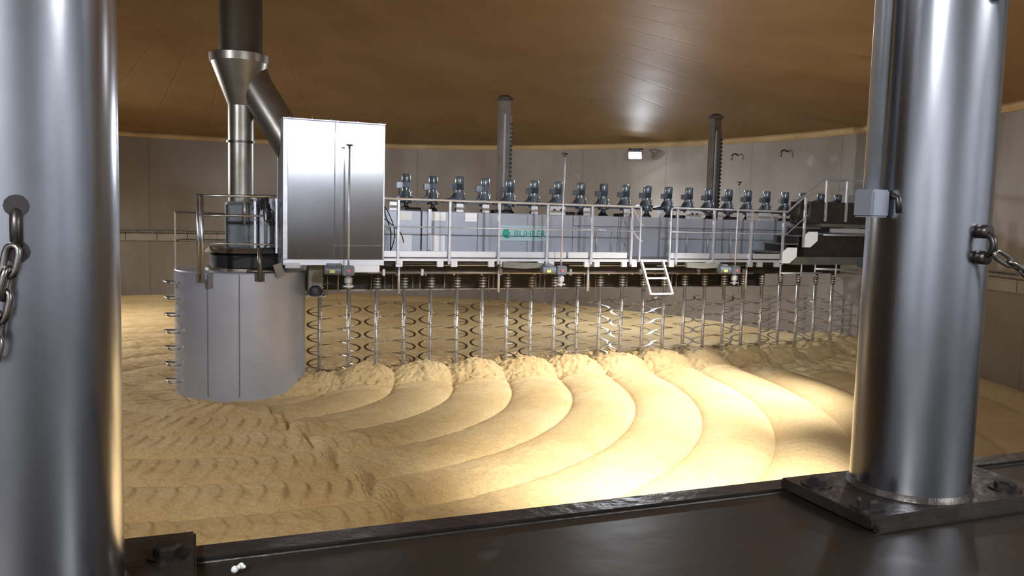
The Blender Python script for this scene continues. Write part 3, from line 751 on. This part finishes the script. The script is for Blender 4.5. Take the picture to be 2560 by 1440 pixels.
floodlight('floodlight','floodlight on the wall high above the doorway, nearer the right post',(3.65,3.75,4.5),W(6.5,-.5,2.1),.24,800*K,1.15,.9,WL,.12)

# wall hooks
for (p,lab) in (((5.095,19.066,4.12),'small dark hook on the far wall right of the second mast'),((5.87,17.939,4.14),'second small dark hook on the far wall, nearer the right post')):
    v=Vector((p[0]-CX,p[1]-CY,0)).normalized(); q=Vector((CX,CY,0))+v*(RV-.01); 
    m=MB().tube([(0,0,0),(-.12,0,.03),(-.2,0,0),(-.22,0,-.12)],.02,6); o=m.build('wall_hook','mast'); o.location=(q.x,q.y,p[2]+.05); o.rotation_euler=(0,0,math.atan2(v.y,v.x)); tag(o,lab,'hook')

# ------------------------------------------------------------------ doorway: ledge, posts, chains
def eobj(mb,name,material,parent=None,**k):
    o=mb.build(name,material,parent,**k); o.location=EW(0,0,0) if parent is None else (0,0,0)
    if parent is None: o.rotation_euler=(0,0,EANG)
    return sharp(o)
# local door frame: x = s, y = -n
ZL=2.07
mb=MB(); mb.box(-4.2,4.2,-4.2,-.002,1.90,ZL,.006); struct(eobj(mb,'floor_ledge','ledge')).name='floor.001'
o=MB(); o.box(-4.2,4.2,-.045,.02,ZL-.06,ZL+.006,.006); struct(eobj(o,'trim_2','plate'))
o=MB(); o.tube([(-4.2,-.052,ZL+.001),(4.2,-.052,ZL+.001)],.0035,6); struct(eobj(o,'trim_3','plate'))
o=MB(); o.box(-4.3,4.3,-4.4,-4.2,1.9,4.7); struct(eobj(o,'wall_back','corr'))
o=MB(); o.box(-4.4,-4.2,-4.4,-.4,1.9,4.7); struct(eobj(o,'wall_left','corr'))
o=MB(); o.box(4.2,4.4,-4.4,-.4,1.9,4.7); struct(eobj(o,'wall_right','corr'))
o=MB(); o.box(-4.4,4.4,-4.4,-.1,4.5,4.7); struct(eobj(o,'ceiling_corridor','corr')).name='ceiling.001'
def door_post(s_,label,side):
    t=thing('door_post',label,'post',EW(s_,.16,ZL),EANG)
    sharp(MB().lathe([(.121,.03),(.121,2.45)],96,cap=False).build('tube','post',t))
    sharp(MB().lathe([(.128,.03),(.125,.036),(.121,.042)],64,cap=False).build('weld_bead','plate',t))
    xa,xb,ya,yb=(-.28,.222,-.16,.185) if side<0 else (-.245,.28,-.137,.125)
    MB().box(xa,xb,ya,yb,.006,.03,.004).build('base_plate','plate',t,'dirty dark steel base plate')
    MB().box(xa+.01,xb-.01,ya-.010,ya+.005,.0,.016,.004).build('grout_edge','plate',t)
    for (x,y) in (((-.2,.085),(-.2,-.1),(.178,.088),(.178,-.1)) if side<0 else ((-.20,.06),(-.20,-.085),(.19,.06),(.19,-.085))):
        b_=sharp(MB().lathe([(.033,.03),(.033,.034)],20,c=(x,y,0)).build('washer','bolt',t)); 
        MB().lathe([(.022,.034),(.022,.044),(.016,.049)],6,c=(x,y,0),smooth=False).build('nut','bolt',b_)
    return t
pl_=door_post(-.913,'thick polished steel post at the left edge of the photo',-1)
pr_=door_post(.775,'thick polished steel post on the right with bolted base plate',1)
def ring_on_post(post,az,z,h,label=None,sag=.05):
    x,y=.121*math.cos(az),.121*math.sin(az); ox,oy=math.cos(az),math.sin(az)
    pts=[]
    for k in range(11):
        t_=-PI/2+PI*k/10; pts.append((x+ox*(sag*math.cos(t_)*1.0),y+oy*(sag*math.cos(t_)),z+h/2*math.sin(t_)))
    r=MB().tube(pts,.0075,10).build('ring_handle','darkring',post)
    for dz in (-h/2,h/2):
        MB().tube([(x-ox*.004,y-oy*.004,z+dz),(x+ox*.022,y+oy*.022,z+dz)],.014,12).build('stub','darkring',r)
    return r

cb_=MB().box(-.172,-.125,-.018,.036,.615,.672,.004); cb_.build('clamp_box','panel',pr_,'small grey clamp box')
MB().tube([(-.145,.014,.672),(-.145,.014,2.45)],.017,16).build('slim_tube','rail',pr_,'slim bright upright tube')
MB().tube([(-.124,-.012,.665),(-.118,-.030,.655),(-.118,-.034,.625)],.006,8).build('clamp_latch','darkring',pr_)
ring_on_post(pr_,math.radians(-86),.566,.052,sag=.032)
ring_on_post(pr_,math.radians(-84),1.09,.06,sag=.034)
ring_on_post(pl_,math.radians(-84),.565,.058,sag=.026)
def chain(label,p,q,n,sag,r=.0045):
    t=thing('safety_chain',label,'chain',p,0)
    chain_links(None,(0,0,0),Vector(q)-Vector(p),n,sag,0,r,'link','chain',t,(0,0,0),8); return t
def PE(post_s,x,y,z): return EW(post_s+x,.16-y,z)
chain('steel safety chain hooked to the lower ring of the right post',PE(.775,.012,-.160,ZL+.548),PE(.775,1.2,-.25,ZL+.46),34,.12)
chain('steel safety chain at the top right corner on the right post',PE(.775,.015,-.163,ZL+1.08),PE(.775,1.2,-.25,ZL+1.02),34,.06)
chain('steel safety chain hanging at the left edge of the photo on the left post ring',PE(-.913,.012,-.150,ZL+.540),PE(-.913,-.015,-.155,ZL+.40),5,.0)
# crumbs on the ledge
cr_=MB()
for (x,y,z,r) in ((0,0,.006,.006),(.007,.004,.007,.004),(.012,.009,.006,.0055),(.016,.006,.005,.003)):
    cr_.lathe([(r*.3,z-r),(r*.9,z-r*.5),(r,z),(r*.8,z+r*.6),(r*.2,z+r)],10,c=(x,y,0))
o=cr_.build('paper_crumb','paper'); o.location=EW(-.633,.119,ZL+.006); o.rotation_euler=(0,0,.5); tag(o,'tiny white crumb lying on the dark ledge near the left post','crumb')
# corridor tube lamps behind the photographer
for k,(s_,n,pw,lab) in enumerate(((-2.2,2.6,80,'ceiling tube lamp in the corridor behind the photographer, left'),(2.6,2.8,38,'ceiling tube lamp in the corridor behind the photographer, right'))):
    t=thing('tube_lamp',lab,'lamp',EW(s_,n,4.32),EANG)
    MB().box(-.6,.6,-.06,.06,0,.08,.01).build('housing','corr',t)
    MB().tube([(-.58,0,-.02),(.58,0,-.02)],.02,12).build('tube','tubeglow' if 0 else M['glow'],t)
    L=bpy.data.lights.new('light','AREA'); L.shape='RECTANGLE'; L.size=1.2; L.size_y=.08; L.energy=pw; L.color=(.9,.95,1.)
    lo=bpy.data.objects.new('light',L); COL.objects.link(lo); lo.parent=t; lo.location=(0,0,-.05)
# ------------------------------------------------------------------ camera
cam=bpy.data.cameras.new('camera'); co=bpy.data.objects.new('camera',cam); COL.objects.link(co)
p_,r_=.0893,.0275
F=Vector((0,math.cos(p_),-math.sin(p_))); u0=Vector((0,math.sin(p_),math.cos(p_))); r0=Vector((1,0,0))
Rv=math.cos(r_)*r0+math.sin(r_)*u0; Uv=-math.sin(r_)*r0+math.cos(r_)*u0
m=Matrix((( Rv.x,Uv.x,-F.x,0),(Rv.y,Uv.y,-F.y,0),(Rv.z,Uv.z,-F.z,EYE),(0,0,0,1)))
co.matrix_world=m; cam.sensor_width=36; cam.lens=36*2050/2560; cam.clip_start=.02; cam.clip_end=200
sc.camera=co
w=bpy.data.worlds.new('world'); sc.world=w; w.use_nodes=True
w.node_tree.nodes['Background'].inputs[0].default_value=(.6,.65,.75,1); w.node_tree.nodes['Background'].inputs[1].default_value=.02
vs=sc.view_settings; vs.view_transform='Standard'; vs.look='None'; vs.gamma=1; vs.use_curve_mapping=False; vs.exposure=0.98
